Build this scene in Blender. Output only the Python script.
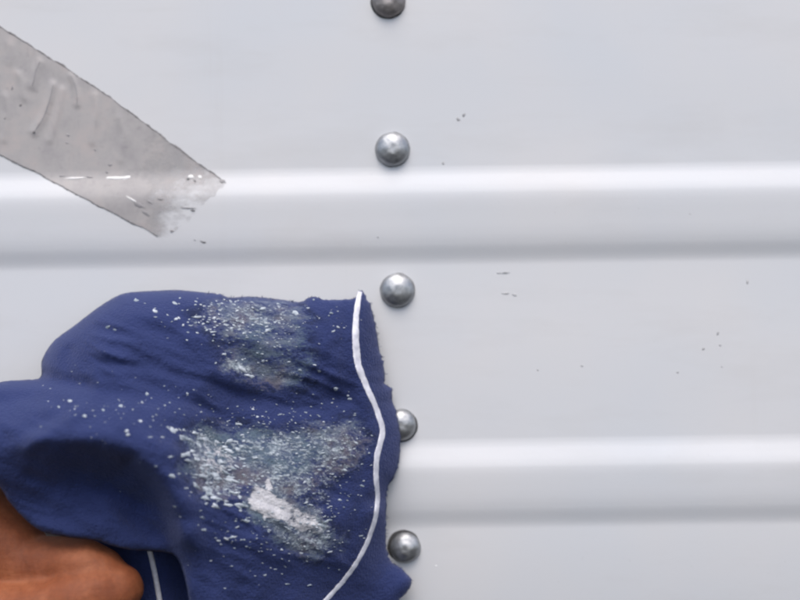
import bpy, bmesh, math, random
import numpy as np
from mathutils import Vector, Matrix, noise
from mathutils.geometry import delaunay_2d_cdt

for o in list(bpy.data.objects):
    bpy.data.objects.remove(o)
S = bpy.context.scene
C = S.collection
rad = math.radians
random.seed(11)

# ------------------------------------------------------------------ camera
CAM_D = 0.5            # metres from the panel
MM = 0.0004            # one photo pixel (800 wide) on the panel, in metres
ROLL = rad(0.85)
ZC = 1.2
cr, sr = math.cos(ROLL), math.sin(ROLL)
cam = bpy.data.cameras.new('camera')
cam.sensor_width = 36.0
cam.lens = 36.0 * CAM_D / (800 * MM)
cam.clip_start = 0.02
cam.clip_end = 200
cam.dof.use_dof = True
cam.dof.focus_distance = CAM_D - 0.028
cam.dof.aperture_fstop = 4.4
cam_o = bpy.data.objects.new('camera', cam)
C.objects.link(cam_o)
right = Vector((cr, 0, -sr)); up = Vector((sr, 0, cr)); back = Vector((0, -1, 0))
m = Matrix.Identity(4)
for i in range(3):
    m[i][0], m[i][1], m[i][2] = right[i], up[i], back[i]
m.translation = Vector((0, -CAM_D, ZC))
cam_o.matrix_world = m
S.camera = cam_o

# ------------------------------------------------------------------ light
SUN_EL, SUN_AZ = rad(60), rad(-14)          # azimuth measured from straight in front of the panel
w = bpy.data.worlds.new('World')
S.world = w
w.use_nodes = True
nt = w.node_tree
bg = nt.nodes['Background']
sky = nt.nodes.new('ShaderNodeTexSky')
sky.sky_type = 'NISHITA'
sky.sun_disc = False
sky.sun_elevation = SUN_EL
sky.sun_rotation = math.pi + SUN_AZ
sky.air_density = 1.0
sky.dust_density = 3.0
sky.ozone_density = 1.0
nt.links.new(sky.outputs[0], bg.inputs[0])
bg.inputs[1].default_value = 0.115
sun = bpy.data.lights.new('sun', 'SUN')
sun.energy = 1.15
sun.angle = rad(40)
sun.color = (1.0, 0.94, 0.87)
sun_o = bpy.data.objects.new('sun', sun)
C.objects.link(sun_o)
sd = Vector((math.sin(SUN_AZ) * math.cos(SUN_EL), -math.cos(SUN_AZ) * math.cos(SUN_EL), math.sin(SUN_EL)))
sun_o.rotation_euler = sd.to_track_quat('Z', 'Y').to_euler()
sun_o.location = (0, -2, 4)
S.view_settings.view_transform = 'Standard'
S.view_settings.look = 'None'
S.view_settings.gamma = 1
S.view_settings.use_curve_mapping = False
S.view_settings.exposure = 0.99
S.cycles.filter_width = 2.3
S.cycles.max_bounces = 6

# ------------------------------------------------------------------ helpers
def P(px, py, d=0.0):
    """photo pixel + height above the panel plane (mm) -> a point in the place"""
    k = MM * (CAM_D - d * 0.001) / CAM_D
    x = (px - 400) * k; z = (300 - py) * k
    return Vector((cr * x + sr * z, -d * 0.001, ZC - sr * x + cr * z))

def link(name, me, mat=None, parent=None, smooth=True):
    o = bpy.data.objects.new(name, me)
    C.objects.link(o)
    if mat and not me.materials:
        me.materials.append(mat)
    if parent:
        o.parent = parent
    if smooth:
        for p in me.polygons:
            p.use_smooth = True
    return o

def mesh(name, verts, faces):
    me = bpy.data.meshes.new(name)
    me.from_pydata([tuple(v) for v in verts], [], faces)
    me.validate()
    me.update()
    return me

def tag(o, label=None, cat=None, group=None, kind=None):
    for k, v in (('label', label), ('category', cat), ('group', group), ('kind', kind)):
        if v:
            o[k] = v

def ss(a, b, x):
    t = min(1.0, max(0.0, (x - a) / (b - a)))
    return t * t * (3 - 2 * t)

def nz(x, y, z=0.0):
    return noise.noise(Vector((x, y, z)))

def fbm(x, y, z=0.0, n=3):
    s, a = 0.0, 1.0
    for i in range(n):
        s += a * noise.noise(Vector((x, y, z + 7.3 * i)))
        x *= 2.03; y *= 2.03; a *= 0.5
    return s

class NT:
    """small node helper"""
    def __init__(self, name):
        self.m = bpy.data.materials.new(name)
        self.m.use_nodes = True
        self.t = self.m.node_tree
        self.b = self.t.nodes['Principled BSDF']
        self.out = self.t.nodes['Material Output']
    def n(self, typ, **kw):
        x = self.t.nodes.new(typ)
        for k, v in kw.items():
            if k.startswith('i_'):
                x.inputs[k[2:]].default_value = v
            else:
                setattr(x, k, v)
        return x
    def l(self, a, b):
        self.t.links.new(a, b)
    def coord(self):
        if not hasattr(self, '_c'):
            self._c = self.n('ShaderNodeTexCoord').outputs['Object']
        return self._c
    def noise(self, scale, detail=4, rough=0.55, stretch=None):
        x = self.n('ShaderNodeTexNoise')
        x.inputs['Scale'].default_value = scale
        x.inputs['Detail'].default_value = detail
        x.inputs['Roughness'].default_value = rough
        src = self.coord()
        if stretch:
            mp = self.n('ShaderNodeMapping')
            mp.inputs['Scale'].default_value = stretch
            self.l(src, mp.inputs[0]); src = mp.outputs[0]
        self.l(src, x.inputs['Vector'])
        return x.outputs['Fac']
    def ramp(self, src, stops):
        r = self.n('ShaderNodeValToRGB')
        e = r.color_ramp.elements
        while len(e) > 1:
            e.remove(e[0])
        e[0].position = stops[0][0]; e[0].color = self.c4(stops[0][1])
        for p, c in stops[1:]:
            k = e.new(p); k.color = self.c4(c)
        self.l(src, r.inputs[0])
        return r.outputs[0]
    def c4(self, c):
        return (c, c, c, 1) if not isinstance(c, (tuple, list)) else (*c, 1)
    def mix(self, fac, a, b):
        x = self.n('ShaderNodeMix', data_type='RGBA')
        for sock, v in ((x.inputs[0], fac), (x.inputs[6], a), (x.inputs[7], b)):
            if isinstance(v, bpy.types.NodeSocket):
                self.l(v, sock)
            elif sock is x.inputs[0]:
                sock.default_value = v
            else:
                sock.default_value = self.c4(v)
        return x.outputs[2]
    def math(self, op, a, b=0.0):
        x = self.n('ShaderNodeMath', operation=op)
        for sock, v in ((x.inputs[0], a), (x.inputs[1], b)):
            if isinstance(v, bpy.types.NodeSocket):
                self.l(v, sock)
            else:
                sock.default_value = v
        return x.outputs[0]
    def bump(self, h, strength=0.3, dist=0.001):
        x = self.n('ShaderNodeBump')
        x.inputs['Strength'].default_value = strength
        x.inputs['Distance'].default_value = dist
        self.l(h, x.inputs['Height'])
        self.l(x.outputs[0], self.b.inputs['Normal'])
    def set(self, **kw):
        for k, v in kw.items():
            s = self.b.inputs[k.replace('_', ' ')]
            if isinstance(v, bpy.types.NodeSocket):
                self.l(v, s)
            elif isinstance(v, (tuple, list)):
                s.default_value = self.c4(v) if s.type == 'RGBA' else v
            else:
                s.default_value = v

# ------------------------------------------------------------------ materials
def mat_panel():
    k = NT('painted_metal')
    n1 = k.noise(9, 3)
    col = k.ramp(n1, [(0.3, (0.56, 0.583, 0.615)), (0.7, (0.61, 0.605, 0.61))])
    n2 = k.noise(40, 6, 0.65, (0.25, 1, 1))
    dirt = k.ramp(n2, [(0.5, 0.0), (0.75, 0.22)])
    col = k.mix(dirt, col, (0.44, 0.43, 0.42))
    n3 = k.noise(900, 2, 0.5)
    sp = k.ramp(n3, [(0.73, 0.0), (0.78, 0.25)])
    col = k.mix(sp, col, (0.35, 0.35, 0.35))
    n4 = k.noise(120, 5, 0.7, (0.05, 1, 1))       # faint lengthwise wipe marks
    col = k.mix(k.ramp(n4, [(0.62, 0.0), (0.72, 0.10)]), col, (0.46, 0.45, 0.44))
    n5 = k.noise(60, 5, 0.7, (1, 1, 0.06))        # faint runs
    col = k.mix(k.ramp(n5, [(0.6, 0.0), (0.75, 0.12)]), col, (0.48, 0.46, 0.44))
    k.set(Base_Color=col, Roughness=k.ramp(n2, [(0.3, 0.42), (0.7, 0.55)]), Specular_IOR_Level=0.4)
    k.bump(k.noise(700, 3), 0.05, 0.0004)
    return k.m

def mat_rivet(name, c1, c2, rough=0.36):
    k = NT(name)
    n1 = k.noise(420, 4, 0.6)
    col = k.ramp(n1, [(0.35, c1), (0.7, c2)])
    k.set(Base_Color=col, Metallic=0.85, Roughness=k.ramp(n1, [(0.3, rough), (0.75, rough + 0.16)]))
    k.bump(k.noise(600, 4), 0.25, 0.0006)
    return k.m

def mat_plain(name, c1, c2, rough=0.7, scale=300, **kw):
    k = NT(name)
    n1 = k.noise(scale, 4)
    k.set(Base_Color=k.ramp(n1, [(0.3, c1), (0.7, c2)]), Roughness=rough, **kw)
    k.bump(n1, 0.2, 0.0004)
    return k.m

def mat_cloth():
    k = NT('navy_cotton')
    n1 = k.noise(28, 4)
    col = k.ramp(n1, [(0.25, (0.0105, 0.0175, 0.069)), (0.75, (0.0165, 0.026, 0.098))])
    # woven threads
    wv = k.noise(1500, 2, 0.5, (1, 1, 0.45))
    wv2 = k.noise(1500, 2, 0.5, (0.45, 1, 1))
    weave = k.math('ADD', wv, wv2)
    col = k.mix(k.ramp(weave, [(0.35, 0.0), (0.65, 0.35)]), col, (0.034, 0.049, 0.140))
    at = k.n('ShaderNodeAttribute', attribute_name='residue').outputs['Fac']
    ag = k.n('ShaderNodeAttribute', attribute_name='grains').outputs['Fac']
    g0 = k.noise(300, 5, 0.7, (0.32, 1, 1.0))
    g1 = k.noise(240, 4, 0.6, (0.6, 1, 1.1))
    g2 = k.noise(620, 5, 0.68, (0.42, 1, 1.0))
    g3 = k.noise(1300, 3, 0.6, (0.6, 1, 1.0))
    gate = k.ramp(at, [(0.03, 0.0), (0.15, 1.0)])
    # thin powder rubbed into the weave
    t = k.math('ADD', at, k.math('MULTIPLY', k.math('ADD', k.math('SUBTRACT', g0, 0.5), k.math('MULTIPLY', k.math('SUBTRACT', g3, 0.5), 0.5)), 2.3))
    film = k.math('MULTIPLY', k.ramp(t, [(0.18, 0.0), (0.55, 0.42), (0.85, 0.66)]), gate)
    hue = k.noise(70, 2)
    pc = k.ramp(hue, [(0.38, (0.115, 0.16, 0.175)), (0.52, (0.16, 0.185, 0.215)), (0.62, (0.155, 0.14, 0.135))])
    col = k.mix(film, col, pc)
    # grains: more of them the thicker the powder
    u = k.math('ADD', k.math('MULTIPLY', ag, 0.36), k.math('ADD', k.math('ADD', k.math('MULTIPLY', g2, 0.8), k.math('MULTIPLY', g1, 0.22)), k.math('MULTIPLY', k.math('SUBTRACT', g3, 0.5), 0.35)))
    grain = k.math('MULTIPLY', k.ramp(u, [(0.66, 0.0), (0.74, 0.5), (0.84, 0.95)]), gate)
    col = k.mix(grain, col, k.ramp(g3, [(0.3, (0.20, 0.25, 0.27)), (0.55, (0.36, 0.41, 0.45)), (0.75, (0.52, 0.56, 0.62))]))
    dark = k.math('MULTIPLY', k.ramp(t, [(0.02, 0.75), (0.2, 0.0)]), gate)
    col = k.mix(dark, col, (0.012, 0.017, 0.04))
    dk = k.math('MULTIPLY', k.ramp(u, [(0.50, 0.8), (0.58, 0.0)]), k.ramp(ag, [(0.2, 0.0), (0.5, 1.0)]))
    col = k.mix(dk, col, (0.012, 0.02, 0.035))
    # the solid smear
    t2 = k.math('ADD', at, k.math('MULTIPLY', k.math('SUBTRACT', g2, 0.5), 0.9))
    solid = k.ramp(t2, [(0.88, 0.0), (1.0, 0.95)])
    col = k.mix(solid, col, k.ramp(g1, [(0.3, (0.42, 0.42, 0.445)), (0.7, (0.60, 0.59, 0.61))]))
    film = k.math('MAXIMUM', k.math('MULTIPLY', grain, 1.2), solid)
    k.set(Base_Color=col, Roughness=0.9, Specular_IOR_Level=0.2, Sheen_Weight=0.25, Sheen_Roughness=0.5,
          Sheen_Tint=(0.45, 0.5, 0.8))
    k.bump(k.math('ADD', weave, k.math('MULTIPLY', film, 0.8)), 0.7, 0.0007)
    return k.m

def mat_adhesive():
    k = NT('old_adhesive')
    n1 = k.noise(70, 6, 0.68)
    col = k.ramp(n1, [(0.3, (0.33, 0.312, 0.315)), (0.5, (0.40, 0.38, 0.375)), (0.72, (0.46, 0.41, 0.395))])
    n2 = k.noise(260, 5, 0.65, (1, 1, 0.35))
    col = k.mix(k.ramp(n2, [(0.58, 0.0), (0.78, 0.45)]), col, (0.27, 0.25, 0.26))
    wn = k.n('ShaderNodeAttribute', attribute_name='worn').outputs['Fac']
    n3 = k.noise(330, 6, 0.72, (0.6, 1, 1))
    cov = k.math('SUBTRACT', k.math('ADD', 1.05, k.math('MULTIPLY', k.math('SUBTRACT', n3, 0.5), 1.3)), k.math('MULTIPLY', wn, 1.05))
    k.set(Base_Color=col, Roughness=k.ramp(n1, [(0.3, 0.38), (0.7, 0.6)]), Alpha=k.ramp(cov, [(0.0, 0.0), (0.25, 0.25), (0.95, 0.93)]))
    k.bump(n2, 0.3, 0.0004)
    return k.m

def mat_skin():
    k = NT('tanned_skin')
    n1 = k.noise(75, 5, 0.62)
    col = k.ramp(n1, [(0.3, (0.165, 0.043, 0.015)), (0.5, (0.23, 0.065, 0.023)), (0.7, (0.31, 0.102, 0.042))])
    n2 = k.noise(700, 4, 0.6)
    col = k.mix(k.ramp(n2, [(0.45, 0.0), (0.7, 0.25)]), col, (0.10, 0.032, 0.016))
    k.set(Base_Color=col, Roughness=0.68, Subsurface_Weight=0.15, Subsurface_Scale=0.003,
          Subsurface_Radius=(1.0, 0.35, 0.2), Specular_IOR_Level=0.4)
    cr_ = k.noise(260, 3, 0.6, (0.5, 1, 1.6))
    k.bump(k.math('ADD', cr_, k.math('MULTIPLY', n2, 0.5)), 0.35, 0.0009)
    return k.m

M_PANEL = mat_panel()
M_RIVET = mat_rivet('rivet_aluminium', (0.30, 0.31, 0.325), (0.46, 0.47, 0.48), 0.42)
M_RIVET_DULL = mat_rivet('rivet_weathered', (0.27, 0.25, 0.245), (0.37, 0.345, 0.335), 0.5)
M_GAP = mat_plain('dark_gap', (0.03, 0.03, 0.032), (0.06, 0.058, 0.056), 0.6)  # near-black colour for the shaded gap and dirty rims at the rivets
M_CLOTH = mat_cloth()
M_TRIM = mat_plain('white_cotton_trim', (0.50, 0.50, 0.57), (0.76, 0.76, 0.81), 0.85, 420)
M_FLAKE = mat_plain('pale_residue', (0.15, 0.19, 0.23), (0.54, 0.58, 0.63), 0.85, 420)
M_FILM = mat_adhesive()
M_GRIME = mat_plain('grime', (0.09, 0.088, 0.09), (0.24, 0.23, 0.235), 0.8)
M_GRIME2 = mat_plain('thin_grime', (0.24, 0.23, 0.235), (0.32, 0.31, 0.315), 0.8)
M_GLINT_SCRAPE = mat_plain('glint_scraped_glue', (0.70, 0.69, 0.68), (0.84, 0.83, 0.82), 0.45)  # pale worn glue, also the painted highlight on the rib crest
M_SPECK = mat_plain('speck_grey', (0.24, 0.24, 0.25), (0.34, 0.34, 0.35), 0.7)
M_SCUFF = mat_plain('faint_scuff', (0.36, 0.36, 0.37), (0.44, 0.44, 0.45), 0.7)
M_SPECK_PALE = mat_plain('speck_pale', (0.70, 0.71, 0.72), (0.80, 0.80, 0.81), 0.5)
M_SKIN = mat_skin()

# ------------------------------------------------------------------ the panel
# profile: height in mm (towards the camera) as a function of z, written in photo pixels at the picture's middle
RIB1 = (171, 193, 243, 265, 3.0)
RIB2 = (444, 467, 507, 529, 2.8)
def prof_q(q):
    h = 0.0
    for a, b, c, d, H in (RIB1, RIB2, (-109, -88, -40, -19, 2.75), (720, 743, 780, 803, 2.6)):
        if a - 6 < q < d + 6:
            up_ = sum(min(1, max(0, (q + o - a) / (b + e_ - a))) for o in (-4, 0, 4) for e_ in (-4, -2, 1, 4, 12)) / 15
            fall = 0.30 * min(1, max(0, (q - b) / (c - b)))          # the face leans back below the shoulder
            h += H * up_ * (1 - fall) * (1 - sum(ss(c - e_, d + 1, q) for e_ in (0, 3, 9, 18)) / 4)
    h += 0.12 * math.sin(q * 0.021 + 0.6)                    # sheet is never quite flat
    if q > 505:
        h -= 0.00016 * (q - 505) ** 2                       # added bend below the lower rib, shaped to darken the panel's bottom
    return h
def panel_h(v):
    """mm, v = world point"""
    return prof_q(300 - (v.z - ZC) / MM)
def W(px, py, lift=0.0):
    """point on the panel's skin under a photo pixel, raised by lift mm"""
    d = 0.0
    for _ in range(4):
        d = panel_h(P(px, py, d)) + lift
    return P(px, py, d)

XL, XR = -0.30, 0.30
xs = np.linspace(XL, XR, 61)
def strip(q0, q1, step):
    qs = np.linspace(q0, q1, max(2, int(round((q1 - q0) / step)) + 1))
    vs, fs = [], []
    for q in qs:
        for x in xs:
            wob = 0.10 * nz(x * 9, q * 0.012, 3.1)
            vs.append((x, -(prof_q(q) + wob) * 0.001, ZC + (300 - q) * MM))
    n = len(xs)
    for i in range(len(qs) - 1):
        for j in range(n - 1):
            a = i * n + j
            fs.append((a, a + n, a + n + 1, a + 1))
    return vs, fs
def merge(parts):
    V, F = [], []
    for v, f in parts:
        k = len(V)
        V += v
        F += [tuple(i + k for i in q) for q in f]
    return V, F
A1, D1, A2, D2 = 164, 270, 437, 534
Vp, Fp = merge([strip(-140, A1, 3), strip(D1, A2, 6), strip(D2, 830, 4)])
# back of the sheet
bx = [(XL, 0.012, ZC + 440 * MM), (XR, 0.012, ZC + 440 * MM), (XR, 0.012, ZC - 530 * MM), (XL, 0.012, ZC - 530 * MM)]
fx = [(XL, -prof_q(-140) * .001, ZC + 440 * MM), (XR, -prof_q(-140) * .001, ZC + 440 * MM), (XR, -prof_q(830) * .001, ZC - 530 * MM), (XL, -prof_q(830) * .001, ZC - 530 * MM)]
k = len(Vp)
Vp += bx + fx
Fp += [(k, k + 1, k + 2, k + 3), (k, k + 4, k + 5, k + 1), (k + 2, k + 6, k + 7, k + 3), (k, k + 3, k + 7, k + 4), (k + 1, k + 5, k + 6, k + 2)]
panel = link('metal_panel', mesh('metal_panel', Vp, Fp), M_PANEL)
tag(panel, 'pale grey painted metal panel with two pressed horizontal ribs and a column of rivets', 'panel')
for q0, q1 in ((A1, D1), (A2, D2)):
    link('rib', mesh('rib', *strip(q0, q1, 1.5)), M_PANEL, panel)

# rivets
def rivet(px, py, r, mat, label=None, seed=0, hgt=4.0, gap_rim=None):
    c = W(px, py)
    R = r * MM
    rings, seg = 12, 40
    prof = [(1.03, -0.06), (1.03, 0.05), (1.0, 0.12)]
    for i in range(1, rings):
        a = i / rings * math.pi / 2
        prof.append((math.cos(a) ** 0.92, 0.12 + 0.88 * min(math.sin(a), 0.962 + 0.01 * i / rings)))
    vs, fs = [], []
    for rr, hh in prof:
        for j in range(seg):
            t = 2 * math.pi * j / seg
            bump = 1 + 0.03 * nz(math.cos(t) * 1.3 * rr + seed, math.sin(t) * 1.3 * rr, hh * 2)
            dx, dz = math.cos(t) * rr * R * bump, math.sin(t) * rr * R * bump
            hn = hh * hgt + (0.16 if rr < 0.42 else 0) + (0.22 * nz(dx / R * 2.2 + seed * 3, dz / R * 2.2, 1.7) if hh > 0.2 else 0)
            vs.append((c.x + dx, c.y - hn * 0.001, c.z + dz))
    for i in range(len(prof) - 1):
        for j in range(seg):
            a, b = i * seg + j, i * seg + (j + 1) % seg
            fs.append((a, b, b + seg, a + seg))
    vs.append((c.x, c.y - 0.001 * hgt * 0.985, c.z))
    t0 = (len(prof) - 1) * seg
    for j in range(seg):
        fs.append((t0 + j, t0 + (j + 1) % seg, len(vs) - 1))
    o = link('rivet', mesh('rivet', vs, fs), mat, panel)
    if label:
        o['label'] = label
    # dark ring painting in the shaded gap and dirty rim under the head
    ox, oz, rs = gap_rim or (0, 0, 1.015)
    vs, fs = [], []
    for rr, hh in ((rs + 0.035, -0.05), (rs + 0.02, 0.16), (rs - 0.04, 0.28), (0.55, 0.28)):
        for j in range(seg):
            t = 2 * math.pi * j / seg
            wv = 1 + 0.035 * nz(math.cos(t) * 2 + seed, math.sin(t) * 2, 5)
            vs.append((c.x + (math.cos(t) * rr * wv + ox) * R, c.y - hh * 0.001, c.z + (math.sin(t) * rr * wv + oz) * R))
    for i in range(3):
        for j in range(seg):
            a, b = i * seg + j, i * seg + (j + 1) % seg
            fs.append((a, b, b + seg, a + seg))
    link('dark_gap_ring', mesh('dark_gap_ring', vs, fs), M_GAP if gap_rim else M_GRIME, o)
rivet(388.5, 1, 16.6, M_RIVET_DULL, 'dull brownish rivet cut by the top edge', 1, gap_rim=(-0.03, -0.04, 1.03))
rivet(392.5, 149.5, 16.8, M_RIVET, None, 4)
rivet(397.5, 290.5, 16.8, M_RIVET, None, 9)
rivet(400.5, 425, 15.6, M_RIVET, 'rivet half hidden behind the cloth', 14, gap_rim=(0.05, -0.03, 1.03))
rivet(405.5, 547.5, 15.0, M_RIVET, 'rivet with a black gap round its upper left', 21, gap_rim=(-0.12, 0.12, 1.07))

# small chips, scuffs and specks on the paint
def blob(name, px, py, a, b, rot, mat, parent, H=0.12, surf=W, n=9, seed=None):
    rng = random.Random(seed if seed is not None else int(px * 31 + py * 7))
    vs, fs = [], []
    ct, st = math.cos(rot), math.sin(rot)
    js = [rng.uniform(0.5, 1.25) for _ in range(n)]
    for f, h in ((1.0, -0.05), (0.78, H * 0.8)):
        for j in range(n):
            t = 2 * math.pi * j / n
            u, v = math.cos(t) * a * js[j] * f, math.sin(t) * b * js[j] * f
            vs.append(surf(px + u * ct - v * st, py + u * st + v * ct, h))
    vs.append(surf(px, py, H))
    for j in range(n):
        q = (j + 1) % n
        fs.append((j, n + j, n + q, q))
        fs.append((n + j, 2 * n, n + q))
    return link(name, mesh(name, vs, fs), mat, parent) if name else (vs, fs)
for px, py, a, b, rot, mt in (
        (458, 119.5, 3.0, 1.7, 0.6, M_SPECK), (464, 115, 1.7, 2.2, 0.2, M_SPECK), 
        (443, 163.5, 1.5, 2.2, 0.1, M_SCUFF), (378, 237, 1.6, 1.3, 0, M_SCUFF),
        (505, 272.8, 4.2, 0.8, -0.03, M_SPECK), (499, 273, 3.0, 0.7, 0.0, M_SCUFF), (506, 293.4, 4.0, 0.8, 0.03, M_SCUFF), (514.5, 295, 2.6, 0.9, 0.35, M_SCUFF),
        (718, 333.5, 1.5, 1.8, 0, M_SPECK), (703.5, 349, 1.7, 1.7, 0, M_SPECK), (720, 345, 1.6, 1.2, 0, M_SCUFF), (722, 367, 1.2, 1.2, 0, M_SCUFF),
        (677.5, 372.5, 2.0, 0.9, 0, M_SPECK), (747.5, 282, 1.1, 3.6, 0.05, M_SCUFF),
        (538, 370, 2.0, 0.8, 0, M_SCUFF), (582, 366, 1.5, 1.0, 0, M_SCUFF), 
        (436, 566, 1.3, 1.2, 0, M_SPECK_PALE), (690, 214, 1.4, 0.7, 0, M_SCUFF), (203, 242, 4.0, 1.3, 0.2, M_GRIME), (195, 240, 2.0, 0.8, 0.1, M_SCUFF)):
    blob('scuff', px, py, a, b, rot, mt, panel)

# ------------------------------------------------------------------ strip of old adhesive
top_e = [(-140, -62), (-60, -11), (0, 27), (58, 63), (84, 80.5), (110, 98), (150, 127.5), (190, 157), (226, 183)]
bot_e = [(-140, 82), (-60, 124), (0, 155), (40, 174.5), (84, 198), (120, 216.5), (145, 229), (158, 236), (166, 241)]
def lerp_poly(pl, t):
    n = len(pl) - 1
    f = t * n
    i = min(n - 1, int(f)); f -= i
    return pl[i][0] * (1 - f) + pl[i + 1][0] * f, pl[i][1] * (1 - f) + pl[i + 1][1] * f
wrinkles = [((40, 62), (36, 70), (34, 80), (32, 86), 0.35), ((53, 85), (50, 98), (44, 116), (34, 132), 0.5), ((71, 76), (75, 85), (77, 96), (77, 104), 0.4),
            ((19, 74), (22, 82), (23, 92), (24, 98), 0.3), ((62, 90), (60, 106), (55, 124), (50, 140), 0.3), ((95, 96), (96, 112), (93, 130), (92, 142), 0.28), ((120, 118), (124, 134), (122, 150), (121, 160), 0.22), ((5, 96), (8, 112), (6, 128), (4, 140), 0.25), ((-10, 60), (-14, 80), (-12, 100), (-16, 120), 0.3), ((10, 44), (12, 52), (11, 58), (9, 62), 0.2)]
def wr_h(px, py):
    h = 0.0
    for *pts, A in wrinkles:
        best = 99.0
        for (x0, y0), (x1, y1) in zip(pts, pts[1:]):
            t = max(0, min(1, ((px - x0) * (x1 - x0) + (py - y0) * (y1 - y0)) / ((x1 - x0) ** 2 + (y1 - y0) ** 2)))
            best = min(best, math.hypot(px - x0 - t * (x1 - x0), py - y0 - t * (y1 - y0)))
        h += 1.25 * A * math.exp(-(best / 3.4) ** 2)
    return h
def film_lift(px, py):
    return 0.16 + wr_h(px, py) + 0.10 * fbm(px * 0.03, py * 0.03, 2) * 0.8
NU, NV = 190, 64
vs, fs, worn = [], [], []
for i in range(NU + 1):
    u = i / NU
    a, b = lerp_poly(top_e, u), lerp_poly(bot_e, u)
    for j in range(NV + 1):
        v = j / NV
        px, py = a[0] * (1 - v) + b[0] * v, a[1] * (1 - v) + b[1] * v
        if j in (0, NV):
            py += 1.1 * nz(px * 0.11, 4.4 + j) + 0.6 * nz(px * 0.35, 1.4 + j)
        if i == NU:
            px += 7 * nz(py * 0.18, 9.1); py += 3 * nz(px * .2, 3.3)
        vs.append(W(px, py, film_lift(px, py)))
        # how much the strip has been rubbed off towards its torn end
        e = ss(0.66, 1.0, u + 0.05 * nz(px * .05, py * .05, 8)) * (0.62 + 0.38 * ss(0.10, 0.5, v))
        worn.append(max(e, 0.75 * ss(0.93, 1.0, u)))
n = NV + 1
for i in range(NU):
    for j in range(NV):
        q = i * n + j
        fs.append((q, q + 1, q + n + 1, q + n))
me = mesh('adhesive_strip', vs, fs)
at = me.attributes.new('worn', 'FLOAT', 'POINT')
at.data.foreach_set('value', np.array(worn, dtype=np.float32))
tape = link('adhesive_strip', me, M_FILM)
tag(tape, 'dirty grey strip of old adhesive slanting across the upper rib, its end rubbed away', 'adhesive strip')

def sweep(pts, wid, hgt, surf, n_c=6, base=-0.05):
    """a low rounded bead along photo points lying on a surface; wid / hgt are functions of 0..1"""
    vs, fs = [], []
    N = len(pts)
    for i, (x, y) in enumerate(pts):
        x0, y0 = pts[max(0, i - 1)]; x1, y1 = pts[min(N - 1, i + 1)]
        L = math.hypot(x1 - x0, y1 - y0) or 1
        nx, ny = -(y1 - y0) / L, (x1 - x0) / L
        t = i / (N - 1)
        for c in range(n_c + 1):
            a = math.pi * c / n_c
            off = -math.cos(a) * wid(t) / 2
            vs.append(surf(x + nx * off, y + ny * off, base + math.sin(a) ** 0.8 * hgt(t)))
    for i in range(N - 1):
        for c in range(n_c):
            q = i * (n_c + 1) + c
            fs.append((q, q + 1, q + n_c + 2, q + n_c + 1))
    return vs, fs
def resample(pl, step):
    out = []
    # Catmull-Rom through the points
    for i in range(len(pl) - 1):
        p0 = pl[max(0, i - 1)]; p1 = pl[i]; p2 = pl[i + 1]; p3 = pl[min(len(pl) - 1, i + 2)]
        L = math.hypot(p2[0] - p1[0], p2[1] - p1[1])
        k = max(1, int(L / step))
        for s in range(k):
            t = s / k
            out.append(tuple(0.5 * (2 * p1[c] + (p2[c] - p0[c]) * t + (2 * p0[c] - 5 * p1[c] + 4 * p2[c] - p3[c]) * t * t
                                    + (3 * p1[c] - p0[c] - 3 * p2[c] + p3[c]) * t ** 3) for c in range(len(p1))))
    out.append(tuple(pl[-1]))
    return out
for nm, e, ph in (('grime_line', top_e, 0.0), ('grime_line', bot_e[:-1], 5.0)):
    pts = resample(e, 1.6)
    pts = [(x, y + 1.1 * nz(x * 0.11, 4.4 + ph) + 0.5 * nz(x * 0.35, 1.4 + ph)) for x, y in pts]
    N = len(pts)
    wf = lambda t, ph=ph: max(0.35, (1.6 + 1.5 * nz(t * 40, ph) + 1.5 * nz(t * 130, ph + 2)) * (1 - 0.5 * ss(0.9, 1, t)))
    link(nm, mesh(nm, *sweep(pts, wf, lambda t: 0.28, W)), M_GRIME, tape)
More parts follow.
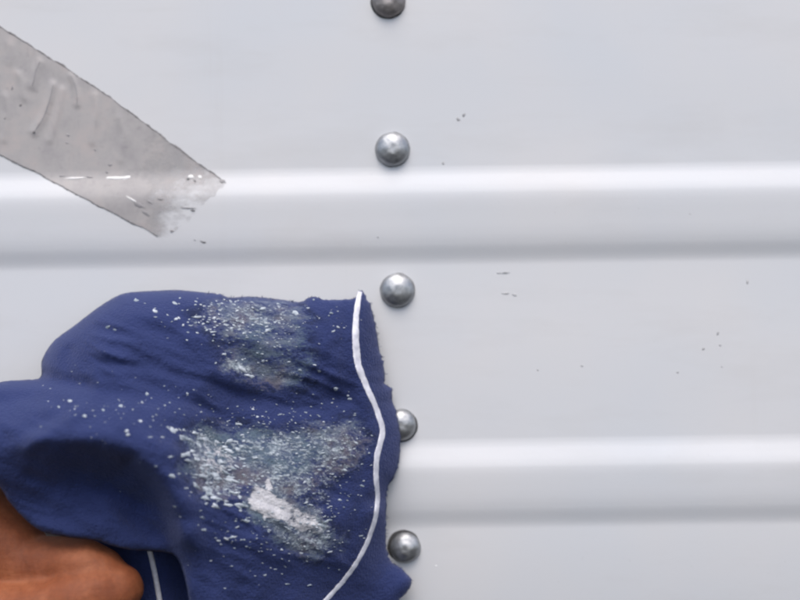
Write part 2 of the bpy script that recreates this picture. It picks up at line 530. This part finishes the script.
# grime lodged along the creases
for *pts, A in wrinkles[:3]:
    p2 = resample(pts, 2)
    sf = lambda px, py, h: W(px, py, film_lift(px, py) + h)
    link('crease', mesh('crease', *sweep(p2, lambda t: 0.6 + 1.7 * math.sin(math.pi * (0.02 + 0.96 * t)) * (0.6 + .7 * nz(t * 6, A)), lambda t: 0.08, sf)), M_GRIME2, tape)
sf = lambda px, py, h: W(px, py, film_lift(px, py) + h)
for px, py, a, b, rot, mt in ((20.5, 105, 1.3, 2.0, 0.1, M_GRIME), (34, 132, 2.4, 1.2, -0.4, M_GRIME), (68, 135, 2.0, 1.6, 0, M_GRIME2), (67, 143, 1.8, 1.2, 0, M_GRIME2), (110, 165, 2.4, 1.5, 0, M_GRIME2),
                              (75, 178, 11, 1.5, 0.0, M_GLINT_SCRAPE), (114, 178, 14, 1.7, -0.03, M_GLINT_SCRAPE), (126, 177.5, 5, 2.6, 0, M_GLINT_SCRAPE), (89, 177, 4, 1.2, 0.1, M_GRIME2),  # pale crest patches paint in the glossy highlight over worn glue
                              (133, 200, 8, 1.4, 0.5, M_GLINT_SCRAPE), (188, 179, 2.4, 1.2, -0.4, M_GRIME), (195, 181, 2.2, 1.0, 0.3, M_GRIME), (191, 177, 4, 2.0, 0.2, M_GLINT_SCRAPE), (200, 177, 2, 3, 0, M_GLINT_SCRAPE), (187, 208, 8, 0.8, 0.05, M_GRIME2), (193, 210.5, 2.6, 1.3, 0.4, M_GRIME), 
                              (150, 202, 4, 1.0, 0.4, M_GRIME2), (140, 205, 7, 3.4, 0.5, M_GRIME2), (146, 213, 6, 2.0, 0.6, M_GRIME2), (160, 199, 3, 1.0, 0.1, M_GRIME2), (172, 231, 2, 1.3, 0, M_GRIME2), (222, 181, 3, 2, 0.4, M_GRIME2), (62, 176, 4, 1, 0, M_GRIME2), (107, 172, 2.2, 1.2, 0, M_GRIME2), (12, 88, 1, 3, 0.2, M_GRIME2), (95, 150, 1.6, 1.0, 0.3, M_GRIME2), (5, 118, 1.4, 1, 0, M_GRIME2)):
    blob('grime_spot' if mt is not M_GLINT_SCRAPE else 'glint_scrape_spot', px, py, a, b, rot, mt, tape, 0.14, sf)

# ------------------------------------------------------------------ the cloth
outline = [(-110, 420), (-60, 394), (0, 382), (22, 380), (40, 377.5), (41.5, 362), (47, 350), (56, 339), (75, 325), (98, 307.5), (115, 297), (126, 293), (140, 291.5), (160, 290.5), (178, 290),
           (205, 292.5), (222, 294.5), (229, 297.5), (250, 296.5), (268, 298), (281, 299.5), (300, 302), (306, 299), (314, 296.5), (324, 299.5), (345, 299.5), (356, 297.5),
           (361.5, 290), (367, 299), (371, 306), (374, 318), (376.5, 330), (379, 347), (383, 362), (385, 374), (385, 385), (391.5, 388), (392.5, 401), (396, 410), (399, 425),
           (400.5, 445), (399, 462), (395, 475), (388, 487), (386.5, 505), (386, 530), (386.5, 548), (391, 561), (402, 569), (411.5, 580), (408, 591), (399, 602), (404, 625), (396, 660),
           (330, 690), (260, 690), (204, 684), (196, 640), (190, 606), (185, 580), (178, 560), (168, 553), (145, 551), (128, 549.5), (110, 545), (96, 540.5), (70, 537.5), (46, 533), (32, 525), (20, 514), (8, 500), (0, 487), (-25, 462), (-60, 452), (-110, 450)]
ctrl = [  # px, py, mm above the panel
    (-110, 420, 40), (-60, 400, 42), (0, 386, 38), (40, 380, 32), (45, 356, 27), (75, 328, 26), (115, 300, 24), (160, 292, 24), (220, 297, 21), (280, 301, 18), (330, 300, 15), (358, 296, 12),
    (60, 365, 36), (95, 335, 38), (130, 320, 38), (170, 318, 36), (150, 350, 42), (200, 345, 38), (250, 340, 31), (300, 335, 26), (340, 325, 21), (290, 365, 28), (240, 370, 33),
    (361, 294, 10), (366, 310, 12), (357, 335, 19), (376, 340, 10), (358, 365, 21), (383, 372, 9), (370, 397, 19), (390, 400, 8), (381, 430, 17), (399, 440, 8), (377, 460, 20), (396, 470, 8), (376, 490, 20), (387, 500, 9), (377, 510, 19), (386, 540, 8), (360, 555, 21), (390, 565, 8), (408, 580, 9), (345, 578, 22), (330, 600, 23), (400, 620, 9), (390, 655, 12),
    (0, 420, 54), (50, 405, 51), (100, 400, 52), (150, 395, 48), (200, 400, 41), (250, 408, 31), (300, 410, 26), (340, 405, 22), (330, 380, 25),
    (-60, 430, 56), (0, 440, 61), (40, 438, 63), (80, 438, 66), (110, 446, 66), (140, 462, 64), (162, 483, 62), (175, 510, 60), (184, 540, 56), (190, 575, 50), (198, 620, 48),
    (0, 468, 57), (40, 472, 55), (84, 468, 52), (118, 476, 48), (143, 502, 41), (156, 532, 41),
    (40, 500, 48), (80, 505, 46), (115, 515, 45), (10, 498, 52), (45, 530, 50), (95, 538, 48), (130, 547, 46), (165, 552, 45), (180, 562, 46),
    (210, 440, 42), (250, 440, 36), (300, 440, 31), (345, 440, 26), (210, 490, 50), (250, 485, 43), (300, 490, 37), (340, 490, 28), (220, 540, 50), (270, 540, 43), (320, 540, 33), (250, 600, 44), (300, 610, 34), (230, 670, 46), (320, 680, 30)]
cx = np.array([c[:2] for c in ctrl], float) / 100.0
cd = np.array([c[2] for c in ctrl], float)
def U(r2):
    return np.where(r2 > 1e-12, 0.5 * r2 * np.log(np.maximum(r2, 1e-12)), 0.0)
n = len(cx)
K = U(((cx[:, None] - cx[None]) ** 2).sum(-1)) + np.eye(n) * 0.004
Pm = np.c_[np.ones(n), cx]
A = np.zeros((n + 3, n + 3)); A[:n, :n] = K; A[:n, n:] = Pm; A[n:, :n] = Pm.T
sol = np.linalg.solve(A, np.r_[cd, np.zeros(3)])
def tps(q):
    q = np.atleast_2d(np.asarray(q, float)) / 100.0
    out = np.empty(len(q))
    for s in range(0, len(q), 4000):
        b = q[s:s + 4000]
        out[s:s + 4000] = U(((b[:, None] - cx[None]) ** 2).sum(-1)) @ sol[:n] + sol[n] + b @ sol[n + 1:]
    return out
def seg_dist(q, pl):
    q = np.atleast_2d(np.asarray(q, float))
    best = np.full(len(q), 1e9)
    for (x0, y0), (x1, y1) in zip(pl, pl[1:]):
        dx, dy = x1 - x0, y1 - y0
        t = np.clip(((q[:, 0] - x0) * dx + (q[:, 1] - y0) * dy) / (dx * dx + dy * dy + 1e-9), 0, 1)
        best = np.minimum(best, np.hypot(q[:, 0] - x0 - t * dx, q[:, 1] - y0 - t * dy))
    return best
folds = [  # polyline, amplitude mm, width px
    ([(215, 385), (235, 396), (270, 402), (310, 403), (345, 398)], -1.1, 12),
    ([(215, 372), (232, 384), (262, 391), (300, 390)], 0.6, 8),
    ([(43, 377), (60, 382), (85, 385)], -3.0, 9),
    ([(105, 352), (150, 356), (200, 371), (250, 386)], 1.0, 9),
    ([(95, 372), (150, 375), (205, 390)], 1.2, 8),
    ([(100, 362), (150, 366), (200, 381)], -0.8, 7),
    ([(120, 330), (150, 327), (185, 330)], -0.9, 11),
    ([(115, 312), (150, 312), (190, 308)], 0.9, 9),
    ([(120, 410), (190, 415), (260, 425), (330, 420)], 1.3, 10),
    ([(60, 415), (35, 430), (5, 440)], -2.2, 9),
    ([(85, 410), (55, 424), (28, 448)], 1.8, 8),
    ([(0, 402), (30, 398), (60, 400)], -1.5, 7),
    ([(345, 310), (344, 360), (352, 400), (364, 440), (362, 500), (345, 550)], -1.2, 7),
    ([(190, 470), (205, 520), (215, 580)], -1.8, 12),
    ([(300, 560), (280, 590), (262, 630)], -1.4, 12),
    ([(386, 487), (372, 500)], -2.0, 8),
    ([(60, 500), (100, 512), (140, 535)], 1.2, 9),
    ([(15, 439), (60, 436), (100, 441), (132, 454), (155, 477), (169, 505), (179, 540)], 1.3, 9),
    ([(70, 452), (98, 456), (124, 470)], -1.6, 10),
    ([(132, 464), (154, 490), (166, 518), (172, 548)], -4.5, 10),
    ([(110, 340), (140, 341), (175, 352), (215, 362)], 0.5, 4),
    ([(95, 383), (140, 387), (180, 397), (225, 404)], 0.6, 5),
    ([(90, 346), (120, 350), (160, 362)], -0.5, 4),
    ([(70, 350), (66, 365), (74, 385)], -0.8, 6),
    ([(250, 410), (300, 414), (350, 408)], 0.6, 5),
    ([(240, 585), (236, 620)], -0.8, 7),
    ([(335, 345), (325, 375), (338, 395)], -0.6, 6),
    ([(200, 560), (215, 590), (220, 620)], 0.9, 7),
    ([(30, 478), (75, 485), (120, 500)], -1.0, 8)]
outline_s = resample(outline, 2.6)
def cloth_d(q):
    """height above the panel (mm) of the front of the cloth at photo points"""
    q = np.atleast_2d(np.asarray(q, float))
    d = tps(q)
    for pl, a, wd in folds:
        d = d + a * np.exp(-(seg_dist(q, pl) / wd) ** 2)
    # soft creasing, stretched along the pull of the hand
    for i, (x, y) in enumerate(q):
        u = (x * 0.92 + y * 0.39); v = (-x * 0.39 + y * 0.92)
        left = 1 - ss(230, 330, x)
        d[i] += 1.5 * left * fbm(u * 0.011, v * 0.045, 1.2, 2) + 0.7 * fbm(x * 0.03, y * 0.03, 4.4, 3) + 0.16 * nz(x * 0.16, y * 0.16, 2)
        # sharp little creases: ridged noise drawn out along the fold direction, bent over the cloth
        bend = 0.5 * nz(x * 0.008, y * 0.008, 6)
        uu, vv = u + 30 * bend, v + 26 * bend
        m_ = ss(-0.15, 0.5, nz(x * 0.014, y * 0.014, 12))
        r1 = 1 - abs(nz(uu * 0.012, vv * 0.06, 21)) * 3.2
        r2 = 1 - abs(nz(uu * 0.02 + 5, vv * 0.11, 27)) * 3.2
        d[i] += 1.25 * m_ * max(0, r1) ** 2 + 0.6 * (0.3 + 0.7 * m_) * max(0, r2) ** 2
    t = seg_dist(q, outline_s + outline_s[:1])
    wd = 12.0
    f = np.clip(1 - t / wd, 0, 1)
    # how far the rim rolls back: thick at the bulging top, thin along hem and at the mouth over the hand
    roll = np.array([13.0 * ss(330, 250, x) * ss(420, 370, y) + 3.2 for x, y in q])
    return d - roll * (1 - np.sqrt(1 - np.minimum(f, 0.999) ** 2))
def pip(q, poly):
    q = np.asarray(q, float)
    x, y = q[:, 0], q[:, 1]
    c = np.zeros(len(q), bool)
    for (x0, y0), (x1, y1) in zip(poly, poly[1:] + poly[:1]):
        hit = ((y0 > y) != (y1 > y)) & (x < (x1 - x0) * (y - y0) / (y1 - y0 + 1e-12) + x0)
        c ^= hit
    return c
rough_out = []
for i, (x, y) in enumerate(outline_s[:-1] if outline_s[0] == outline_s[-1] else outline_s):
    fr = 1.9 if x > 362 and y > 296 else 1.1 if (x > 350 or (y < 305 and x > 210)) else 0.35
    rough_out.append((x + fr * nz(i * 0.9, 1.0), y + fr * nz(i * 0.9, 7.0)))
STEP = 2.6
gx, gy = np.meshgrid(np.arange(-112, 416, STEP), np.arange(286, 694, STEP))
gx = gx + (np.arange(gx.shape[0]) % 2)[:, None] * STEP * 0.5
gp = np.c_[gx.ravel(), gy.ravel()]
keep = pip(gp, rough_out)
gp = gp[keep]
gp = gp[seg_dist(gp, rough_out + rough_out[:1]) > 1.3]
pts2 = [Vector(p) for p in rough_out] + [Vector(p) for p in gp]
nb = len(rough_out)
v2, _, f2, *_ = delaunay_2d_cdt(pts2, [], [list(range(nb))], 1, 1e-4)
q2 = np.array([(v.x, v.y) for v in v2])
dd = cloth_d(q2)
front = [P(x, y, d) for (x, y), d in zip(q2, dd)]
# residue rubbed into the weave
def el_at(x, y, cx_, cy_, rx, ry, rot, p=2.0):
    c, s = math.cos(rot), math.sin(rot)
    u, v = ((x - cx_) * c + (y - cy_) * s) / rx, (-(x - cx_) * s + (y - cy_) * c) / ry
    return math.exp(-(u * u + v * v) ** (p / 2))
def grains(x, y):
    x, y = x + 9 * fbm(x * 0.05, y * 0.05, 31), y + 7 * fbm(x * 0.05, y * 0.05, 37)
    return max(a * el_at(x, y, *e) for a, *e in (
        (0.39, 250, 315, 48, 17, 0.0, 4), (0.36, 264, 332, 26, 14, 0, 4), (0.8, 240, 369, 17, 6, 0.5, 3), (0.5, 285, 372, 18, 8, 0.2, 3),
        (0.54, 206, 453, 22, 28, -0.35, 4), (0.54, 222, 480, 26, 22, 0.4, 4), (0.52, 262, 448, 60, 16, -0.05, 4), (0.5, 290, 478, 52, 30, 0.3, 4),
        (0.47, 330, 450, 38, 28, -0.2, 4), (0.62, 304, 534, 36, 18, 0.4, 4), (0.7, 320, 526, 14, 10, 0.5, 4)))
def residue(x, y):
    x, y = x + 9 * fbm(x * 0.05, y * 0.05, 31), y + 7 * fbm(x * 0.05, y * 0.05, 37)
    el = lambda *e: el_at(x, y, *e)
    r = 0.0
    r = max(r, 0.56 * el(266, 350, 46, 36, 0.25, 4))
    r = max(r, 0.64 * el(256, 318, 54, 20, 0.0, 4))
    r = max(r, 0.78 * el(276, 376, 34, 11, 0.3, 3))
    r = max(r, 0.9 * el(242, 370, 16, 4.5, 0.45, 3))
    r = max(r, 0.74 * el(258, 464, 72, 38, 0.25, 5))
    r = max(r, 0.92 * el(213, 463, 28, 38, -0.3, 4))
    r = max(r, 0.66 * el(322, 447, 48, 28, -0.2, 5))
    r = max(r, 0.72 * el(302, 533, 38, 22, 0.35, 4))
    r = max(r, 0.95 * el(318, 528, 13, 8, 0.7, 3))
    # the solid smear
    r = max(r, 1.2 * el(268, 505, 27, 18, 0.4, 5))
    r = max(r, 1.15 * el(267, 487, 8, 16, 0.25, 3))
    r = max(r, 1.06 * el(300, 521, 32, 17, 0.45, 4))
    # the fold shadow line keeps clean cloth below the upper smear
    if y > 372 + (x - 225) * 0.33 + 6 and y < 420:
        r *= 0.25
    return r
res = np.array([residue(x, y) for x, y in q2], dtype=np.float32)
me = mesh('cloth', front, [tuple(f) for f in f2])
bmx = bmesh.new(); bmx.from_mesh(me)
bmesh.ops.recalc_face_normals(bmx, faces=bmx.faces)
if sum(f.normal.y for f in bmx.faces) > 0:
    bmesh.ops.reverse_faces(bmx, faces=bmx.faces)
bmx.to_mesh(me); bmx.free()
at = me.attributes.new('residue', 'FLOAT', 'POINT')
at.data.foreach_set('value', res)
at = me.attributes.new('grains', 'FLOAT', 'POINT')
at.data.foreach_set('value', np.array([grains(x, y) for x, y in q2], dtype=np.float32))
cloth = link('cloth', me, M_CLOTH)
so = cloth.modifiers.new('thickness', 'SOLIDIFY')
so.thickness = 0.0014
so.offset = -1
tag(cloth, 'crumpled navy blue wiping cloth with white trim, smeared with pale residue', 'cloth')

GX0, GY0, GS = 30.0, 280.0, 2.0
gx, gy = np.meshgrid(np.arange(GX0, 424, GS), np.arange(GY0, 660, GS))
GRID = cloth_d(np.c_[gx.ravel(), gy.ravel()]).reshape(gx.shape)
def cloth_at(px, py):
    a = min(max((px - GX0) / GS, 0), GRID.shape[1] - 1.001); b = min(max((py - GY0) / GS, 0), GRID.shape[0] - 1.001)
    i, j = int(a), int(b); a -= i; b -= j
    return float((GRID[j, i] * (1 - a) + GRID[j, i + 1] * a) * (1 - b) + (GRID[j + 1, i] * (1 - a) + GRID[j + 1, i + 1] * a) * b)
def CS(px, py, h):
    """on the cloth's front face, raised by h mm"""
    return P(px, py, cloth_at(px, py) + h)

# the darker layer folded behind, seen below the mouth of the front layer
gx, gy = np.meshgrid(np.linspace(70, 225, 52), np.linspace(520, 690, 52))
vs = []
def back_d(x, y):
    d = 22 + 4.0 * math.sin((x - 110) * 0.045) + 2.2 * nz(x * 0.03, y * 0.012, 5) + (y - 560) * 0.03
    return d - 14 * (1 - ss(70, 100, x)) - 10 * ss(205, 225, x) - 12 * (1 - ss(520, 545, y))
for x, y in zip(gx.ravel(), gy.ravel()):
    vs.append(P(x, y, back_d(x, y)))
fs = [(i * 52 + j, (i + 1) * 52 + j, (i + 1) * 52 + j + 1, i * 52 + j + 1) for i in range(51) for j in range(51)]
inner = link('folded_layer', mesh('folded_layer', vs, fs), M_CLOTH, cloth)
inner['label'] = 'darker layer of the cloth tucked behind, with its own white trim'
so = inner.modifiers.new('thickness', 'SOLIDIFY'); so.thickness = 0.0014; so.offset = -1

# white trim
trim = [(360.3, 291.5), (357.5, 305), (356, 322), (355.8, 342), (358, 364), (364.5, 382), (372, 398), (378.5, 415), (382.5, 430), (380.5, 442), (377, 456), (376, 474), (377.5, 492), (377, 508), (373, 526), (366, 545), (357, 562), (344, 580), (328, 598), (312, 616), (296, 640)]
pts = resample(trim, 2.0)
pts = [(x + 0.6 * nz(i * 0.11, 3) + 0.3 * nz(i * 0.33, 8), y) for i, (x, y) in enumerate(pts)]
wf = lambda t: (5.4 + 2.9 * math.exp(-((t - 0.16) / 0.12) ** 2) + 1.3 * math.exp(-((t - 0.42) / 0.1) ** 2) - 0.5 + 0.6 * nz(t * 45, 2) + 0.3 * nz(t * 110, 5)) * (0.75 + 0.25 * ss(0, 0.03, t))
link('trim', mesh('trim', *sweep(pts, wf, lambda t: 0.5 + 0.12 * nz(t * 50, 9), CS, 8, -0.25)), M_TRIM, cloth)
pts = resample([(147, 540), (151, 556), (154.5, 572), (157.5, 588), (160, 604), (162, 630)], 2.0)
link('trim', mesh('trim', *sweep(pts, lambda t: 5.6, lambda t: 1.0, lambda x, y, h: P(x, y, back_d(x, y) + h), 8, -0.25)), M_TRIM, inner)

# flakes of residue clinging to the cloth
big = [(242, 369, 9, 3.2, 0.55), (250, 376, 7, 2.4, 0.4), (206, 439, 8, 3.6, 0.5), (199, 445, 5, 3, 0.6), (217, 442, 5, 2.5, 0.3), (229, 451, 8, 2.6, 0.4), (214, 475, 8, 3.8, 0.35), (218, 479, 5, 2.6, 0.2), (207, 489, 7, 3.4, 0.3),
       (216, 498, 9, 3.2, 0.35), (228, 505, 6, 2.4, 0.2), (243, 459, 5, 2.0, -0.1), (255, 458, 4.5, 1.8, -0.1), (195, 475, 6, 1.2, 0.0), (192, 451, 3.2, 2.2, 0.2), (240, 497, 4, 2.6, 0.4), (237, 493, 5, 1.8, 0.0),
       (322, 526, 6, 2.6, 0.3), (327, 538, 5, 3.2, -0.5), (326, 522, 4, 2.0, -0.6), (246, 521, 5, 2.4, 0.2), (233, 537, 5, 2.0, -0.2), (238, 424, 5, 2.0, 0.2), (306, 503, 4, 1.4, -0.3), (310, 505, 4, 1.2, 0.1),
       (171, 457, 4, 1.8, -0.1), (172, 476, 4, 2.4, 0.3), (127, 431, 3.0, 1.9, -0.1), (128, 434.5, 3.0, 2.2, 0.0), (295, 313, 4.2, 2.8, 0.4), (262, 309, 5, 2.0, -0.2), (213, 332, 4, 1.8, -0.2), (196, 317, 6, 1.7, -0.05), (224, 354, 4, 2, 0.2), (263, 361, 2.6, 2.2, 0), (244, 333, 3, 2, 0), (268, 330, 5, 2.6, 0.1), (253, 319, 4, 2, 0)]
for x, y, a, b, r in big:
    blob('residue_flake', x, y, a * 0.85, b * 0.75, r, M_FLAKE, cloth, 0.28, CS, 11)
rng = random.Random(5)
for _ in range(58):
    x, y = 213 + max(-28, min(30, rng.gauss(0, 16))), 466 + max(-36, min(40, rng.gauss(0, 24)))
    x += (y - 466) * 0.35
    a = rng.uniform(2.2, 6.2)
    blob('residue_flake', x, y, a, a * rng.uniform(0.28, 0.5), rng.gauss(0.38, 0.25), M_FLAKE, cloth, rng.uniform(0.2, 0.5), CS, 11)
small = [(108, 327, 3.6, 1.8), (155, 311, 2.6, 1.6), (136, 300, 3, 1.6), (175, 303, 3.6, 1.4), (176, 319, 2.4, 1.8), (179, 318, 2, 1.2), (147, 394, 2.4, 1.6), (121, 406, 2.6, 1.5), (103, 410, 2, 1.2), (70, 401, 2.6, 1.4), (84, 416, 2.6, 1.8), (141, 421, 2.2, 1.6), (59, 407, 1.8, 1.2), (115, 330, 2.5, 1.2),
         (168, 427, 2.6, 1.0), (176, 430, 3, 1.4), (150, 437, 3, 1), (163, 437, 3, 1.0), (140, 421, 2.4, 1.4), (204, 530, 3.4, 1.6), (287, 584, 3, 1), (330, 552, 3, 1), (310, 585, 3, 1.1), (226, 539, 3, 1.5), (175, 507, 2, 1.0), (315, 365, 2.4, 1.2), (319, 371, 2, 1.6), (300, 370, 3, 1.4), (336, 389, 3, 1.8), (338, 327, 2.4, 1.4), (334, 331, 2.4, 1.4), (331, 313, 2, 1.2), (350, 399, 2.6, 1.6), (348, 396, 2, 1.2), (356, 443, 2.6, 1.6), (362, 486, 3, 1.4), (330, 520, 3, 1.1), (340, 500, 3, 1.1), (361, 536, 2.5, 1), (305, 482, 3, 1.6), (345, 470, 2.6, 1.2)]
def scatter(n, cx_, cy_, sx, sy, a0, a1):
    for _ in range(n):
        for _t in range(20):
            x, y = rng.gauss(cx_, sx), rng.gauss(cy_, sy)
            if 40 < x < 372 and y > 298 and pip([(x, y)], outline)[0] and seg_dist([(x, y)], outline_s)[0] > 3:
                break
        else:
            continue
        a = rng.uniform(a0, a1)
        a *= 0.78
        small.append((x, y, a, a * rng.uniform(0.28, 0.6)))
scatter(120, 240, 316, 33, 14, 0.8, 3.0)
scatter(60, 268, 342, 30, 20, 1.0, 2.6)
scatter(70, 215, 318, 26, 15, 0.9, 2.6)
scatter(40, 300, 315, 34, 12, 0.6, 1.8)
scatter(60, 130, 405, 45, 22, 0.6, 1.7)
scatter(45, 260, 420, 50, 12, 0.6, 1.8)
scatter(40, 345, 470, 14, 45, 0.6, 1.7)
scatter(110, 255, 462, 46, 28, 0.9, 3.2)
scatter(34, 212, 465, 16, 24, 1.6, 4.0)
scatter(95, 315, 455, 30, 28, 1.0, 2.6)
scatter(75, 290, 530, 36, 20, 0.9, 3.0)
scatter(75, 255, 545, 30, 18, 0.9, 2.4)
scatter(26, 330, 520, 22, 30, 0.8, 2.0)
scatter(16, 120, 410, 34, 16, 0.8, 1.8)
scatter(30, 290, 422, 30, 8, 0.9, 2.2)
parts = []
for x, y, a, b in small:
    parts.append(blob(None, x, y, a, b, rng.uniform(-0.35, 0.45), None, None, rng.uniform(0.15, 0.35), CS, 7, int(x * 97 + y * 13)))
st = link('residue_crumbs', mesh('residue_crumbs', *merge(parts)), M_FLAKE, cloth)
tag(st, kind='stuff')

# frayed threads along the hem
parts = []
edge = [p for p in outline_s if (p[0] > 362 and 291 < p[1] < 600) or (p[1] < 303 and 205 < p[0] < 362)]
for _ in range(80):
    x, y = edge[rng.randrange(len(edge))]
    hem = x > 362
    ang = rng.uniform(-0.9, 0.9) + (0 if hem else -math.pi / 2)
    L = rng.uniform(0.8, 3.0) * (1 if hem else 0.6)
    d0 = cloth_at(x, y) - 0.4
    wd = rng.uniform(0.35, 0.6)
    x -= math.cos(ang) * 1.5; y -= math.sin(ang) * 1.5
    kx, ky = rng.uniform(-1, 1), rng.uniform(-1, 1)
    v = []
    for s in range(4):
        t = s / 3
        qx, qy = x + math.cos(ang) * (L + 1.5) * t + kx * t * t, y + math.sin(ang) * (L + 1.5) * t + ky * t * t
        r = wd * (1 - 0.6 * t)
        for c in range(3):
            a = 2.094 * c
            v.append(P(qx + r * math.cos(a), qy + r * math.sin(a), d0 + 0.4 * r * math.sin(a + 1)))
    f = [(s * 3 + c, s * 3 + (c + 1) % 3, s * 3 + 3 + (c + 1) % 3, s * 3 + 3 + c) for s in range(3) for c in range(3)]
    parts.append((v, f))
st = link('loose_threads', mesh('loose_threads', *merge(parts)), M_CLOTH, cloth)
tag(st, kind='stuff')

# ------------------------------------------------------------------ the hand
bm = bmesh.new()
def ball(px, py, d, r, sc=None):
    """r in photo pixels"""
    mtx = Matrix.Translation(P(px, py, d))
    if sc:
        mtx = mtx @ Matrix.Diagonal((*sc, 1))
    bmesh.ops.create_icosphere(bm, subdivisions=3, radius=r * MM, matrix=mtx)
def limb(js):
    for (x0, y0, d0, r0), (x1, y1, d1, r1) in zip(js, js[1:]):
        L = math.sqrt((x1 - x0) ** 2 + (y1 - y0) ** 2 + ((d1 - d0) / 0.4) ** 2)
        k = max(2, int(L / (0.22 * min(r0, r1))))
        for i in range(k + 1):
            t = i / k
            ball(x0 + (x1 - x0) * t, y0 + (y1 - y0) * t, d0 + (d1 - d0) * t, r0 + (r1 - r0) * t)
# forearm, wrist
limb([(-420, 800, 36, 74), (-290, 730, 34, 66), (-200, 676, 32, 58), (-150, 646, 32, 58)])
# palm: metacarpals side by side
limb([(-150, 602, 30, 54), (-80, 545, 26, 54), (-34, 522, 24, 52), (-6, 540, 25, 44), (26, 564, 30, 29)])
limb([(-150, 650, 30, 46), (-60, 612, 24, 42), (15, 600, 18, 30)])
limb([(-150, 672, 30, 44), (-70, 650, 22, 40), (0, 640, 15, 29)])
limb([(-150, 690, 30, 40), (-80, 684, 22, 36), (-20, 680, 14, 26)])
# fingers: index along the cloth then curled in, the others curled below
limb([(26, 566, 30, 29), (60, 564, 34, 26), (84, 566, 37, 26), (100, 574, 37, 25), (110, 592, 28, 22), (104, 622, 17, 19.5), (88, 640, 15, 18), (66, 646, 16, 15.5)])
limb([(15, 600, 18, 30), (60, 612, 13, 26), (92, 622, 12, 24), (104, 648, 14, 21), (90, 676, 16, 19), (64, 684, 17, 16)])
limb([(0, 640, 15, 29), (48, 652, 10, 24), (76, 664, 10, 23), (84, 690, 12, 20), (70, 714, 15, 18), (48, 720, 16, 15)])
limb([(-20, 680, 14, 26), (22, 692, 10, 21), (46, 704, 10, 20), (52, 726, 12, 17), (38, 744, 15, 15), (20, 748, 16, 13)])
# thumb: leaves the side of the palm, crosses in front of the fingers
limb([(-120, 640, 40, 46), (-62, 626, 40, 42), (-2, 624, 40, 37), (34, 618, 41, 34), (62, 608, 42, 31), (76, 602, 43, 30), (98, 595, 42, 29), (112, 590, 40, 26), (118, 588, 39, 23)])
ball(108, 580, 38, 23)
me = bpy.data.meshes.new('hand_cage')
bm.to_mesh(me); bm.free()
tmp = bpy.data.objects.new('hand_cage', me)
C.objects.link(tmp)
rm = tmp.modifiers.new('r', 'REMESH'); rm.mode = 'VOXEL'; rm.voxel_size = 0.0010
sm = tmp.modifiers.new('s', 'SMOOTH'); sm.factor = 0.5; sm.iterations = 13
dg = bpy.context.evaluated_depsgraph_get()
hm = bpy.data.meshes.new_from_object(tmp.evaluated_get(dg))
bpy.data.objects.remove(tmp)
hm.name = 'hand'
hm.materials.clear()
# skin folds at the thumb joint and over the knuckles, veins on the back of the hand
co = np.empty(len(hm.vertices) * 3); hm.vertices.foreach_get('co', co); co = co.reshape(-1, 3)
no = np.empty(len(hm.vertices) * 3); hm.vertices.foreach_get('normal', no); no = no.reshape(-1, 3)
disp = np.zeros(len(co))
for px, py, d, R, fr in ((76, 600, 54, 17, 1.0), (98, 569, 44, 14, 0.8), (20, 560, 40, 20, 0.6)):
    c = np.array(P(px, py, d)); ax = np.array(P(px + 10, py - 3, d)) - np.array(P(px, py, d)); ax /= np.linalg.norm(ax)
    rel = co - c
    rr = np.linalg.norm(rel, axis=1) / (R * MM)
    disp += fr * 0.00020 * np.sin((rel @ ax) / MM * 1.05) * np.exp(-rr ** 2)
for i in range(len(co)):
    disp[i] += 0.0006 * noise.noise(Vector(co[i] * 60)) + 0.0004 * noise.noise(Vector(co[i] * 160))
co += no * disp[:, None]
hm.vertices.foreach_set('co', co.ravel()); hm.update()
hand = link('hand', hm, M_SKIN)
tag(hand, 'bare tanned hand gripping the navy cloth from below, thumb in front', 'hand')
